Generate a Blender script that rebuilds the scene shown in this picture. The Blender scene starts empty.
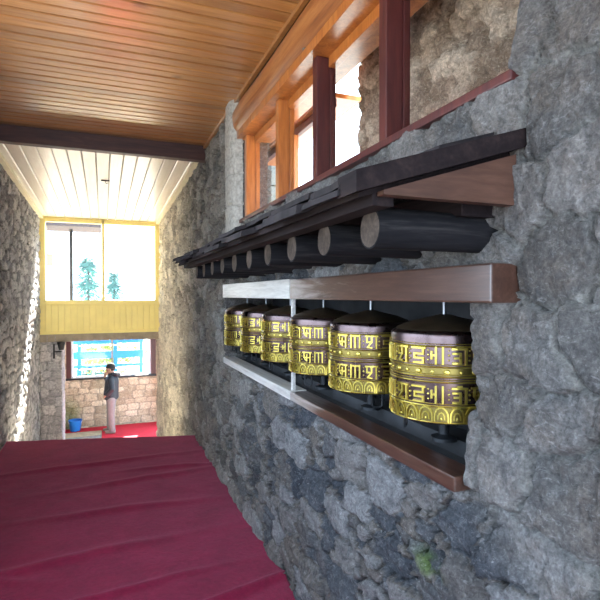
import bpy, bmesh, math, random
import numpy as np
from mathutils import Vector, Matrix
random.seed(7)
PI = math.pi
sc = bpy.context.scene
COL = sc.collection
E = 1.67                      # eye height above the upper floor

# ------------------------------------------------------------------ objects
def tag(o, label, cat, group=None, kind=None):
    o['label'] = label; o['category'] = cat
    if group: o['group'] = group
    if kind: o['kind'] = kind
    return o

def empty(name, loc=(0, 0, 0), rz=0.0):
    o = bpy.data.objects.new(name, None); COL.objects.link(o)
    o.location = loc; o.rotation_euler = (0, 0, rz); o.empty_display_size = .1
    return o

def link(name, me, m, parent=None):
    o = bpy.data.objects.new(name, me); COL.objects.link(o)
    if m is not None:
        me.materials.clear(); me.materials.append(m)
    if parent is not None: o.parent = parent
    return o

def obj(name, bm, m, parent=None, smooth=False, recalc=True):
    if recalc: bmesh.ops.recalc_face_normals(bm, faces=bm.faces[:])
    me = bpy.data.meshes.new(name); bm.to_mesh(me); bm.free()
    if smooth:
        me.polygons.foreach_set('use_smooth', [True] * len(me.polygons))
        me.set_sharp_from_angle(angle=math.radians(38))
    return link(name, me, m, parent)

def box(bm, x0, x1, y0, y1, z0, z1, bev=0.0, mat=None):
    c = [(x0, y0, z0), (x1, y0, z0), (x1, y1, z0), (x0, y1, z0), (x0, y0, z1), (x1, y0, z1), (x1, y1, z1), (x0, y1, z1)]
    if mat is not None: c = [mat @ Vector(p) for p in c]
    v = [bm.verts.new(p) for p in c]
    fs = [bm.faces.new([v[i] for i in f]) for f in ((0, 3, 2, 1), (4, 5, 6, 7), (0, 1, 5, 4), (1, 2, 6, 5), (2, 3, 7, 6), (3, 0, 4, 7))]
    if bev > 0:
        es = list({e for f in fs for e in f.edges})
        bmesh.ops.bevel(bm, geom=es, offset=bev, segments=2, affect='EDGES', profile=.6)
    return bm

def bx(*a, **k):
    bm = bmesh.new(); box(bm, *a, **k); return bm

def lathe(bm, prof, seg=48, axis='Z', off=(0, 0, 0)):
    rings = []
    for r, z in prof:
        if r < 1e-6:
            rings.append([bm.verts.new((off[0], off[1], off[2] + z))])
        else:
            rings.append([bm.verts.new((off[0] + r * math.cos(2 * PI * k / seg), off[1] + r * math.sin(2 * PI * k / seg), off[2] + z)) for k in range(seg)])
    for a, b in zip(rings, rings[1:]):
        for k in range(seg):
            k2 = (k + 1) % seg
            if len(a) == 1 and len(b) == 1: continue
            if len(a) == 1: bm.faces.new((a[0], b[k2], b[k]))
            elif len(b) == 1: bm.faces.new((a[k], a[k2], b[0]))
            else: bm.faces.new((a[k], a[k2], b[k2], b[k]))
    return bm

def tube(bm, pts, rad, seg=10, cap=True):
    pts = [Vector(p) for p in pts]
    if not hasattr(rad, '__len__'): rad = [rad] * len(pts)
    rings = []
    n0 = None
    for i, p in enumerate(pts):
        t = (pts[min(i + 1, len(pts) - 1)] - pts[max(i - 1, 0)]).normalized()
        if n0 is None:
            n0 = t.orthogonal().normalized()
        n0 = (n0 - t * n0.dot(t)).normalized()
        b = t.cross(n0)
        rings.append([bm.verts.new(p + rad[i] * (math.cos(2 * PI * k / seg) * n0 + math.sin(2 * PI * k / seg) * b)) for k in range(seg)])
    for a, b in zip(rings, rings[1:]):
        for k in range(seg):
            bm.faces.new((a[k], a[(k + 1) % seg], b[(k + 1) % seg], b[k]))
    if cap:
        bm.faces.new(rings[0][::-1]); bm.faces.new(rings[-1])
    return bm

# ------------------------------------------------------------------ numpy noise
def _hash(i, j, s):
    n = (i.astype(np.int64) * 374761393 + j.astype(np.int64) * 668265263 + s * 2147483647 + s * 974634) & 0x7fffffff
    n = ((n ^ (n >> 13)) * 1274126177) & 0x7fffffff
    n = ((n ^ (n >> 16)) * 461845907) & 0x7fffffff
    return ((n ^ (n >> 11)) & 0xffff) / 65535.0

def vnoise(x, y, s=0):
    i = np.floor(x); j = np.floor(y); fx = x - i; fy = y - j
    fx = fx * fx * (3 - 2 * fx); fy = fy * fy * (3 - 2 * fy)
    a = _hash(i, j, s); b = _hash(i + 1, j, s); c = _hash(i, j + 1, s); d = _hash(i + 1, j + 1, s)
    return (a * (1 - fx) + b * fx) * (1 - fy) + (c * (1 - fx) + d * fx) * fy

def fbm(x, y, s=0, o=4):
    t = 0; a = .5
    for k in range(o):
        t = t + a * (vnoise(x * 2 ** k, y * 2 ** k, s + 17 * k) - .5); a *= .55
    return t

def sstep(a, b, x):
    t = np.clip((x - a) / (b - a), 0, 1); return t * t * (3 - 2 * t)

def stones(u, v, cw, ch, seed, jit=.7, warp=.3, p=2.6):
    u = u / cw; v = v / ch
    wu = u + warp * 1.6 * fbm(u * 1.3, v * 1.3, seed + 3); wv = v + warp * 2.0 * fbm(u * 1.1 + 9, v * 1.1, seed + 5)
    wu = wu + .16 * fbm(u * 5, v * 5, seed + 7, 3); wv = wv + .16 * fbm(u * 5 + 4, v * 5, seed + 8, 3)
    j0 = np.floor(wv)
    F1 = np.full(u.shape, 9.); F2 = np.full(u.shape, 9.); ID = np.zeros(u.shape); ID2 = np.zeros(u.shape); TI = np.zeros(u.shape)
    for dj in (-2, -1, 0, 1, 2):
        j = j0 + dj
        off = _hash(j, j * 0 + 5, seed) * .6 + .5 * (j % 2)
        i0 = np.floor(wu - off)
        for di in (-2, -1, 0, 1, 2):
            i = i0 + di
            px = i + .5 + off + jit * (_hash(i, j, seed + 1) - .5); py = j + .5 + jit * .8 * (_hash(i, j, seed + 2) - .5)
            w = 1.0 + .5 * (_hash(i, j, seed + 4) - .5)
            d = (np.abs(wu - px) ** p + np.abs(wv - py) ** p) ** (1 / p) * w
            n = d < F1
            F2 = np.where(n, F1, np.minimum(F2, d))
            ID = np.where(n, _hash(i, j, seed + 11), ID); ID2 = np.where(n, _hash(i, j, seed + 12), ID2)
            TI = np.where(n, (wu - px) * (_hash(i, j, seed + 13) - .5) + (wv - py) * (_hash(i, j, seed + 14) - .5), TI)
            F1 = np.where(n, d, F1)
    return F2 - F1, ID, ID2, TI

def wall_mesh(name, us, vs, place, hole, shape, mat, extra=None, smooth=True):
    """grid over (u,v); shape(U,V) -> depth, stone rgb-alpha, pale; place(u,v,d) -> xyz"""
    U, V = np.meshgrid(us, vs, indexing='ij')
    d, rgba, pale = shape(U, V)
    P = place(U, V, d).reshape(-1, 3)
    nu, nv = len(us), len(vs)
    faces = []
    for i in range(nu - 1):
        uc = (us[i] + us[i + 1]) / 2
        for j in range(nv - 1):
            if hole(uc, (vs[j] + vs[j + 1]) / 2): continue
            a = i * nv + j
            faces.append((a, a + nv, a + nv + 1, a + 1))
    verts = P.tolist(); C4 = rgba.reshape(-1, 4).tolist(); PL = pale.reshape(-1).tolist()
    if extra:
        for (poly, depth, axis) in extra(us, vs, P.reshape(nu, nv, 3)):
            # poly: list of edge points; sweep along axis vector in steps
            ns = 8; base = len(verts); n = len(poly)
            for s in range(ns + 1):
                for q in poly:
                    x = [q[k] + axis[k] * depth * s / ns for k in range(3)]
                    verts.append(x); C4.append((.5, .1, .5, .3)); PL.append(0.0)
            for s in range(ns):
                for k in range(n - 1):
                    a = base + s * n + k
                    faces.append((a, a + 1, a + n + 1, a + n))
    me = bpy.data.meshes.new(name)
    me.from_pydata(verts, [], faces)
    at = me.attributes.new('stone', 'FLOAT_COLOR', 'POINT'); at.data.foreach_set('color', np.array(C4, dtype=np.float32).ravel())
    at = me.attributes.new('pale', 'FLOAT', 'POINT'); at.data.foreach_set('value', np.array(PL, dtype=np.float32))
    if smooth: me.polygons.foreach_set('use_smooth', [True] * len(me.polygons))
    bm = bmesh.new(); bm.from_mesh(me)
    loose = [v for v in bm.verts if not v.link_faces]
    bmesh.ops.delete(bm, geom=loose, context='VERTS'); bm.to_mesh(me); bm.free()
    return link(name, me, mat)

# ------------------------------------------------------------------ materials
class NT:
    def __init__(s, name):
        s.m = bpy.data.materials.new(name); s.m.use_nodes = True; s.t = s.m.node_tree; s.n = s.t.nodes
        s.b = s.n['Principled BSDF']; s.out = s.n['Material Output']
    def new(s, t, **k):
        n = s.n.new(t)
        for a, b in k.items(): setattr(n, a, b)
        return n
    def l(s, a, b): s.t.links.new(a, b)
    def coord(s, scale=(1, 1, 1), kind='Object'):
        tc = s.new('ShaderNodeTexCoord'); mp = s.new('ShaderNodeMapping'); mp.inputs['Scale'].default_value = scale
        s.l(tc.outputs[kind], mp.inputs[0]); return mp.outputs[0]
    def noise(s, vec, scale, detail=4, rough=.55, dist=0):
        n = s.new('ShaderNodeTexNoise'); n.inputs['Scale'].default_value = scale; n.inputs['Detail'].default_value = detail
        n.inputs['Roughness'].default_value = rough; n.inputs['Distortion'].default_value = dist
        s.l(vec, n.inputs['Vector']); return n.outputs['Fac']
    def ramp(s, fac, stops):
        r = s.new('ShaderNodeValToRGB'); e = r.color_ramp.elements
        while len(e) < len(stops): e.new(.5)
        for q, (p, c) in zip(e, stops):
            q.position = p; q.color = (*c, 1) if len(c) == 3 else c
        s.l(fac, r.inputs[0]); return r.outputs[0]
    def mix(s, f, a, b, mode='MIX'):
        n = s.new('ShaderNodeMix', data_type='RGBA', blend_type=mode)
        for v, i in ((f, 0), (a, 6), (b, 7)):
            if isinstance(v, (int, float)): n.inputs[i].default_value = v
            elif isinstance(v, tuple): n.inputs[i].default_value = (*v, 1)
            else: s.l(v, n.inputs[i])
        return n.outputs[2]
    def math(s, op, a, b=None):
        n = s.new('ShaderNodeMath', operation=op)
        for v, i in ((a, 0), (b, 1)):
            if v is None: continue
            if isinstance(v, (int, float)): n.inputs[i].default_value = v
            else: s.l(v, n.inputs[i])
        return n.outputs[0]
    def attr(s, name):
        return s.new('ShaderNodeAttribute', attribute_name=name)
    def bump(s, h, strength=.3, dist=.01):
        b = s.new('ShaderNodeBump'); b.inputs['Strength'].default_value = strength; b.inputs['Distance'].default_value = dist
        s.l(h, b.inputs['Height']); s.l(b.outputs[0], s.b.inputs['Normal'])
    def set(s, **k):
        for a, v in k.items():
            i = s.b.inputs[a.replace('_', ' ')]
            if isinstance(v, (int, float)): i.default_value = v
            elif isinstance(v, tuple): i.default_value = (*v, 1)
            else: s.l(v, i)
        return s

def wood(name, dark, mid, light, scale=(1, 1, 1), rough=.4, tone=False, coat=0.0, bump=.15, spec=.5, knots=False):
    t = NT(name); v = t.coord(scale)
    g = t.noise(v, 3.0, 6, .6, .6); k = t.noise(v, 14, 5, .6, .3)
    f = t.math('ADD', t.math('MULTIPLY', g, .7), t.math('MULTIPLY', k, .3))
    c = t.ramp(f, [(.32, dark), (.5, mid), (.68, light)])
    if tone:
        a = t.attr('tone'); c = t.mix(1.0, c, t.ramp(a.outputs['Fac'], [(0, (.78, .76, .74)), (.5, (1, 1, 1)), (1, (1.15, 1.13, 1.08))]), 'MULTIPLY')
    if knots:
        vo = t.new('ShaderNodeTexVoronoi', voronoi_dimensions='3D'); vo.inputs['Scale'].default_value = 3.2; t.l(t.coord((.55, 1, 1)), vo.inputs['Vector'])
        kn = t.ramp(t.math('ADD', vo.outputs['Distance'], t.math('MULTIPLY', k, .10)), [(.085, (1, 1, 1)), (.15, (0, 0, 0))])
        c = t.mix(t.math('MULTIPLY', kn, .7), c, tuple(x * .5 for x in dark))
    t.set(Base_Color=c, Roughness=rough, Coat_Weight=coat, Coat_Roughness=.18, Specular_IOR_Level=spec)
    t.bump(f, bump, .004)
    return t.m

def plain(name, col, rough=.6, metal=0.0, var=.15, scale=20, bump=0.0, **kw):
    t = NT(name); v = t.coord()
    n = t.noise(v, scale, 4)
    c = t.ramp(n, [(.3, tuple(x * (1 - var) for x in col)), (.7, tuple(min(1, x * (1 + var)) for x in col))])
    t.set(Base_Color=c, Roughness=rough, Metallic=metal, **kw)
    if bump: t.bump(n, bump, .004)
    return t.m

def stone_mat(name, stops, mortar, zone_col, zone_mortar, pale_col, speck=.45, bump=.6, rough=.85):
    t = NT(name); v = t.coord()
    a = t.attr('stone'); sp = t.new('ShaderNodeSeparateColor'); t.l(a.outputs['Color'], sp.inputs[0])
    idc, mor, id2, zone = sp.outputs[0], sp.outputs[1], sp.outputs[2], a.outputs['Alpha']
    big = t.noise(v, 5, 5, .6, .4); fine = t.noise(v, 95, 6, .75); mid = t.noise(v, 30, 6, .7, .6)
    base = t.ramp(t.math('ADD', t.math('MULTIPLY', idc, .85), t.math('MULTIPLY', big, .2)), stops)
    zc = t.ramp(t.math('ADD', t.math('MULTIPLY', id2, .55), t.math('MULTIPLY', big, .5)), [(.2, tuple(x * .55 for x in zone_col)), (.5, zone_col), (.85, tuple(min(1, x * 1.45) for x in zone_col))])
    zc = t.mix(t.math('MULTIPLY', t.ramp(t.noise(v, 3.2, 6, .65, .8), [(.44, (0, 0, 0)), (.60, (1, 1, 1))]), .55), zc, (zone_col[0] * .95, zone_col[1] * .78, zone_col[2] * .66))
    base = t.mix(zone, base, zc)
    # dirt, lichen and lime bloom of the stone itself
    bloom = t.ramp(t.noise(v, 13, 8, .75, 1.0), [(.53, (0, 0, 0)), (.66, (1, 1, 1))])
    base = t.mix(t.math('MULTIPLY', bloom, .28), base, tuple(min(1, x * 1.7) for x in stops[-1][1]))
    stain = t.ramp(t.noise(v, 7, 7, .7, 1.5), [(.36, (1, 1, 1)), (.48, (0, 0, 0))])
    base = t.mix(t.math('MULTIPLY', stain, .40), base, tuple(x * .8 for x in stops[0][1]))
    mc = t.mix(zone, mortar, zone_mortar)
    base = t.mix(mor, base, mc)
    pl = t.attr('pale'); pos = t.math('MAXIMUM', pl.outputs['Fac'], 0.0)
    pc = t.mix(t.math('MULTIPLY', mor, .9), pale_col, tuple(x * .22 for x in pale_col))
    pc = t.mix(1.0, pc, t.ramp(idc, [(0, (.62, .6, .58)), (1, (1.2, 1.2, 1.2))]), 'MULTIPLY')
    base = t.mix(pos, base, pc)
    moss = t.math('MAXIMUM', t.math('MULTIPLY', pl.outputs['Fac'], -1.0), 0.0)
    base = t.mix(moss, base, (.10, .17, .03))
    scuff = t.ramp(t.noise(t.coord((1, .7, 1.4)), 38, 8, .8, 1.6), [(.54, (0, 0, 0)), (.64, (1, 1, 1))])
    base = t.mix(t.math('MULTIPLY', scuff, .35), base, tuple(min(1, x * 2.0) for x in stops[-1][1]))
    s2 = t.ramp(fine, [(.3, (1 - speck,) * 3), (.7, (1 + speck,) * 3)])
    base = t.mix(1.0, base, s2, 'MULTIPLY')
    s3 = t.ramp(mid, [(.3, (.50, .50, .52)), (.7, (1.45, 1.43, 1.40))])
    base = t.mix(.8, base, s3, 'MULTIPLY')
    t.set(Base_Color=base, Roughness=rough, Specular_IOR_Level=.3)
    h = t.math('ADD', t.math('MULTIPLY', mid, 1.0), t.math('MULTIPLY', fine, .45))
    t.bump(h, bump, .018)
    return t.m

M = {}
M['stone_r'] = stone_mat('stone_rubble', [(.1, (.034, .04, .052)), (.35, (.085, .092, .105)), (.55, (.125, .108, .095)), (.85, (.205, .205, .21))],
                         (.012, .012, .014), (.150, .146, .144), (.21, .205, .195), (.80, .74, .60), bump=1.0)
M['stone_l'] = stone_mat('stone_grey', [(.1, (.12, .125, .14)), (.4, (.25, .255, .27)), (.8, (.42, .42, .43))],
                         (.07, .07, .075), (.3, .3, .3), (.3, .3, .3), (.5, .46, .42))
M['stone_tan'] = stone_mat('stone_tan', [(.1, (.36, .29, .19)), (.45, (.56, .47, .32)), (.8, (.72, .63, .46))],
                           (.30, .26, .19), (.4, .4, .4), (.4, .4, .4), (.4, .42, .22), speck=.15)
M['stone_lav'] = stone_mat('stone_lavender', [(.1, (.28, .27, .30)), (.45, (.42, .41, .45)), (.8, (.55, .53, .56))],
                           (.25, .25, .27), (.4, .4, .4), (.4, .4, .4), (.4, .4, .2), speck=.25)
M['stone_warm'] = stone_mat('stone_warm', [(.1, (.22, .17, .13)), (.45, (.40, .31, .24)), (.8, (.58, .48, .38))],
                            (.16, .12, .09), (.4, .4, .4), (.4, .4, .4), (.4, .4, .2), speck=.45, bump=.9)
M['ceil'] = wood('varnished_plank', (.31, .115, .030), (.43, .180, .048), (.54, .255, .078), (.6, 9, 9), .40, True, .8, .12, .8, True)
M['ceil_pale'] = wood('pale_plank', (.72, .66, .56), (.80, .75, .66), (.86, .82, .74), (8, .6, 8), .38, True, .2, .05)
M['beam'] = wood('dark_beam', (.035, .012, .009), (.06, .02, .014), (.095, .034, .022), (.8, 9, 9), .55)
M['frame'] = wood('orange_frame', (.27, .075, .016), (.44, .14, .03), (.58, .22, .055), (7, 7, .7), .30, False, .5)
M['frame_red'] = wood('red_and_backlit_frame', (.042, .008, .009), (.075, .014, .013), (.12, .024, .018), (7, 7, .7), .45, False, .1)
M['log_top'] = wood('varnished_log', (.17, .05, .018), (.33, .115, .035), (.46, .19, .06), (9, .5, 9), .32, False, .4)
M['log'] = wood('shaded_log', (.006, .006, .008), (.014, .013, .015), (.040, .036, .036), (.9, 9, 9), .85, False, 0, .6, .15)  # log and gable board colours darkened to hold the shade under the awning
M['log_end'] = wood('cut_log_end', (.06, .042, .033), (.12, .085, .066), (.24, .18, .14), (6, 6, 6), .8)
M['board'] = wood('brown_board', (.045, .019, .012), (.080, .034, .021), (.125, .058, .037), (1, 7, 7), .6)
M['awn'] = wood('weathered_board', (.009, .006, .007), (.018, .012, .013), (.034, .022, .021), (7, .7, 7), .75, spec=.15)
M['slate'] = plain('slate', (.024, .020, .022), .75, 0, .5, 15, .5, Specular_IOR_Level=.2)
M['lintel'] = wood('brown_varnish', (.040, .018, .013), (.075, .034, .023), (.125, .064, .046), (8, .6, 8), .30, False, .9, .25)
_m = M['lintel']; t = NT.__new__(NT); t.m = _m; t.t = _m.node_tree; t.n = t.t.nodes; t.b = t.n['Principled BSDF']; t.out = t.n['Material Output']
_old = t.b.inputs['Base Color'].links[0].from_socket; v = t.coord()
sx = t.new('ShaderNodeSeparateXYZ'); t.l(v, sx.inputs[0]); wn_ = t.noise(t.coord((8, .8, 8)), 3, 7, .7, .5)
glare_and_paint = t.math('ADD', t.math('MULTIPLY', t.math('SUBTRACT', sx.outputs[1], 2.12), 1.1), t.math('MULTIPLY', t.math('SUBTRACT', wn_, .5), 2.2))  # window glare and pale paint painted in, fading towards the near end
glare_and_paint = t.ramp(glare_and_paint, [(.0, (0, 0, 0)), (.6, (.8, .8, .8))])
t.l(t.mix(glare_and_paint, _old, (.42, .39, .38)), t.b.inputs['Base Color'])
M['paint'] = wood('pale_worn_timber', (.36, .34, .32), (.60, .58, .55), (.76, .75, .72), (8, .6, 8), .42, False, .1, .2)
M['niche'] = plain('dark_recess', (.035, .036, .04), .85, 0, .3, 9, .3)
M['iron'] = plain('dark_iron', (.028, .03, .034), .5, .6, .3, 30)
M['steel'] = plain('steel_rod', (.25, .26, .28), .35, .9, .2, 30)
M['yellow'] = plain('yellow_paint', (.88, .76, .30), .45, 0, .05, 4)
M['cream'] = plain('cream_paint', (.82, .76, .55), .45, 0, .05, 4)
M['glass'] = None
M['gutter'] = plain('grey_plank', (.33, .28, .22), .7, 0, .2, 9)

t = NT('window_glass')
tr = t.new('ShaderNodeBsdfTransparent'); gl = t.new('ShaderNodeBsdfGlossy'); gl.inputs['Roughness'].default_value = .02
lw = t.new('ShaderNodeLayerWeight'); lw.inputs[0].default_value = .5; fr = t.math('ADD', t.math('MULTIPLY', t.math('POWER', lw.outputs['Facing'], 5), .4), .02); mx = t.new('ShaderNodeMixShader')
t.l(fr, mx.inputs[0]); t.l(tr.outputs[0], mx.inputs[1]); t.l(gl.outputs[0], mx.inputs[2]); t.l(mx.outputs[0], t.out.inputs[0])
M['glass'] = t.m

t = NT('carpet_pile'); v = t.coord()
f1 = t.noise(v, 260, 3, .7); f2 = t.noise(v, 3.5, 5, .6, .5); f3 = t.noise(v, 40, 4)
c = t.ramp(f2, [(.3, (.175, .0075, .032)), (.7, (.265, .012, .048))])
c = t.mix(1.0, c, t.ramp(f1, [(.3, (.7, .7, .7)), (.7, (1.3, 1.3, 1.3))]), 'MULTIPLY')
c = t.mix(.6, c, t.ramp(f3, [(.35, (.75, .75, .75)), (.7, (1.2, 1.2, 1.25))]), 'MULTIPLY')
t.set(Base_Color=c, Roughness=.95, Specular_IOR_Level=.1, Sheen_Weight=.35, Sheen_Roughness=.5, Sheen_Tint=(.9, .35, .5))
t.bump(t.math('ADD', f1, f3), .5, .006)
M['carpet'] = t.m
M['carpet_low'] = plain('bright_red_carpet', (.50, .012, .03), .95, 0, .15, 60, .3)

# ------------------------------------------------------------------ world, sun, camera
w = bpy.data.worlds.new('World'); sc.world = w; w.use_nodes = True
bg = w.node_tree.nodes['Background']
bg.inputs[0].default_value = (.63, .80, 1.0, 1); bg.inputs[1].default_value = 5.0
sun = bpy.data.lights.new('Sun', 'SUN'); sun.energy = 75; sun.angle = math.radians(.6); sun.color = (1, .93, .82)
so = bpy.data.objects.new('Sun', sun); COL.objects.link(so); so.location = (2, 14, 8)
so.rotation_euler = Vector((-.28, -1, -1.1)).to_track_quat('-Z', 'Y').to_euler()

cd = bpy.data.cameras.new('Camera'); cd.sensor_width = 36; cd.lens = 36 * 500 / 600; cd.clip_start = .02
co = bpy.data.objects.new('Camera', cd); COL.objects.link(co); co.location = (0, 0, E)
co.rotation_euler = (math.radians(90 - .57), 0, -math.radians(21.4)); sc.camera = co
vs_ = sc.view_settings; vs_.view_transform = 'Standard'; vs_.look = 'None'; vs_.gamma = 1; vs_.use_curve_mapping = False; vs_.exposure = 0.45
sc.cycles.use_denoising = True
sc.cycles.max_bounces = 10; sc.cycles.diffuse_bounces = 6; sc.cycles.transparent_max_bounces = 12
sc.cycles.sample_clamp_indirect = 12

# ------------------------------------------------------------------ right wall
NY0, NY1, NZ0, NZ1 = 1.184, 4.30, E - .575, E + .0          # prayer wheel niche
CY0, CY1, CZ0, CZ1 = 1.02, 3.85, E + .575, E + 1.245         # clerestory opening
ys = [-1.5]
def zc(y): return .365 + .931 * y
while ys[-1] < 10.4:
    y = ys[-1]
    st = .05 if y < .55 else min(.020, max(.0062, .0062 * (zc(y) / 1.25) ** 1.7))
    ys.append(y + st)
def snap(arr, vals):
    a = list(arr)
    for q in vals:
        k = min(range(len(a)), key=lambda i: abs(a[i] - q)); a[k] = q
    return np.array(a)
ys = snap(ys, (NY0, NY1, CY0, CY1))
zs = snap(np.arange(-1.75, E + 1.62, .0105), (NZ0, NZ1, CZ0, CZ1))

def right_shape(U, V):
    e1, i1, j1, t1 = stones(U, V, .23, .15, 3, .80, .30)
    e3, i3, j3, t3 = stones(U + 3, V, .095, .060, 5, .9, .45)      # small packing stones between the big ones
    e2, i2, j2, t2 = stones(U, V - .06, .23, .20, 21, .55, .22, 3.4)
    z = V - E
    # dressed, cement-pointed blocks around the near end of the niche; rubble elsewhere
    zone = sstep(1.42, 1.12, U + .25 * fbm(U * 3, V * 3, 40) + .35 * sstep(-.5, -.85, z))
    ledge = sstep(.36, .46, z) * sstep(4.2, 3.7, U)
    zone = np.maximum(zone, ledge * .65)
    small = (j1 > .78) | (e1 < .055)
    es = np.where(small, np.minimum(e1 * 2.2 + .05, e3), e1)
    ids = np.where(small, i3 * .7 + i1 * .3, i1)
    m1 = 1 - sstep(.02, .085, es); m2 = 1 - sstep(.03, .11, e2 + .12 * fbm(U * 9, V * 9, 50))
    rid = 1 - 2 * np.abs(fbm(U * 9 + 2 * fbm(U * 4, V * 4, 66), V * 22, 64, 4)) * 2.2     # split, layered faces
    d1 = .048 * sstep(0, .14, es) + .040 * (ids - .5) + np.where(small, .030 * t3, .15 * t1) + .020 * rid + .022 * fbm(U * 14, V * 14, 60, 4) + .020 * fbm(U * 45, V * 45, 61, 3)
    rid2 = np.abs(fbm(U * 6 + fbm(U * 3, V * 3, 67), V * 6, 68, 4))
    crack = (1 - sstep(.0, .03, rid2))
    d2 = .030 * sstep(0, .10, e2) + .026 * (i2 - .5) + .075 * t2 + .022 * fbm(U * 9, V * 9, 62, 5) + .014 * fbm(U * 40, V * 40, 63, 3) - .012 * crack
    d = d1 * (1 - zone) + d2 * zone - .036
    d = np.where(d > .020, .020 + .018 * np.tanh((d - .020) / .03), d)
    rgba = np.stack([ids, m1 * (1 - zone) + m2 * zone, i2, zone], -1)
    pale = sstep(5.5, 7.2, U + .5 * fbm(U * 2, V * 2, 70)) * .70 + .22 * sstep(2.6, 5.0, U + .5 * fbm(U * 2, V * 2, 70))  # far stone is lime-pale; lighter tone along the wall also stands in for daylight
    for (my, mz, s) in ((.80, E - .375, .045), (.74, E - .36, .03), (1.36, E - .88, .07)):
        moss = np.exp(-(((U - my) / s) ** 2 + ((V - mz) / (s * .5)) ** 2)) * sstep(-.1, .15, fbm(U * 25, V * 25, 71) + .1)
        pale = np.where(moss > pale, -moss * .8, pale)
    return d, rgba, pale

def right_place(U, V, d): return np.stack([1.0 - d, U, V], -1)
def right_hole(y, z): return (NY0 < y < NY1 and NZ0 < z < NZ1) or (CY0 < y < CY1 and CZ0 < z < CZ1) or (y < 5.6 and z < -.06)
def right_extra(us, vs, P):
    out = []
    for (y0, y1, z0, z1, dep) in ((NY0, NY1, NZ0, NZ1, .46), (CY0, CY1, CZ0, CZ1, .25)):
        a, b = int(np.argmin(abs(us - y0))), int(np.argmin(abs(us - y1))); c, d = int(np.argmin(abs(vs - z0))), int(np.argmin(abs(vs - z1)))
        for poly in (P[a, c:d + 1], P[b, c:d + 1], P[a:b + 1, c], P[a:b + 1, d]):
            out.append(([tuple(q) for q in poly], dep, (1, 0, 0)))
    return out
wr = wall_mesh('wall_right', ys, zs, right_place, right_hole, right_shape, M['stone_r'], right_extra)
tag(wr, 'long rough stone wall holding the prayer wheel niche and high windows', 'wall', kind='structure')

# left wall
yl = np.arange(4.6, 10.0, .022); zl = np.arange(-1.75, E + 1.6, .02)
def left_shape(U, V):
    e1, i1, j1, t1 = stones(U, V, .19, .115, 103, .75, .3)
    m1 = 1 - sstep(.03, .16, e1)
    d = .022 * sstep(0, .3, e1) + .02 * (i1 - .5) + .03 * t1 + .025 * fbm(U * 12, V * 12, 160, 4) - .01
    return d, np.stack([i1, m1, j1, U * 0], -1), U * 0
wl = wall_mesh('wall_left', yl, zl, lambda U, V, d: np.stack([-1.06 + d, U, V], -1), lambda y, z: False, left_shape, M['stone_l'])
tag(wl, 'grey stone wall opposite the prayer wheels with a streak of sunlight', 'wall', kind='structure')

# parapet under the open side of the gallery near the camera
bm = bx(-1.30, -1.04, -1.5, 4.62, -.05, 1.0, bev=.02); box(bm, -1.30, -1.04, 3.4, 4.62, 1.0, E + 1.56)
box(bm, -1.30, -1.04, -1.5, 3.4, E + 1.3, E + 1.56)
tag(obj('wall_parapet', bm, M['stone_lav']), 'low parapet under the open gallery side across from the wheels', 'wall', kind='structure')
bm = bmesh.new()
for y in (-1.4, .5): box(bm, -1.25, -1.08, y, y + .14, 1.0, E + 1.3)
o = obj('trim_gallery', bm, M['beam']); tag(o, 'dark timber posts of the open gallery side', 'post', kind='structure')

# ------------------------------------------------------------------ floor, stairs, carpet
def edgeY(x): return 5.95 + (1.0 - x) * .25
bm = bmesh.new()
v = [bm.verts.new(p) for p in ((-1.3, -1.5, -.02), (1.06, -1.5, -.02), (1.06, edgeY(1.06), -.02), (-1.08, edgeY(-1.08), -.02), (-1.3, edgeY(-1.08), -.02))]
f = bm.faces.new(v); r = bmesh.ops.extrude_face_region(bm, geom=[f])
bmesh.ops.translate(bm, verts=[q for q in r['geom'] if isinstance(q, bmesh.types.BMVert)], vec=(0, 0, -.2))
tag(obj('floor', bm, M['stone_lav']), 'upper floor slab under the dark red carpet', 'floor', kind='structure')
bm = bmesh.new()
for k in range(9):
    box(bm, -1.08, 1.06, 6.0 + .38 * k + (.0 if k else -.1), 6.0 + .38 * (k + 1) + .03, -.18 * (k + 1) - .20, -.18 * (k + 1))
tag(obj('floor_stairs', bm, plain('pale_concrete', (.66, .62, .54), .8, 0, .1, 6)), 'stone steps leading down past the carpet edge', 'stairs', kind='structure')
LZ = -1.63
tag(obj('floor_lower', bx(-1.3, 1.5, 9.3, 13.7, LZ - .2, LZ - .012), M['stone_tan']), 'lower floor of the room at the bottom of the steps', 'floor', kind='structure')

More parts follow.
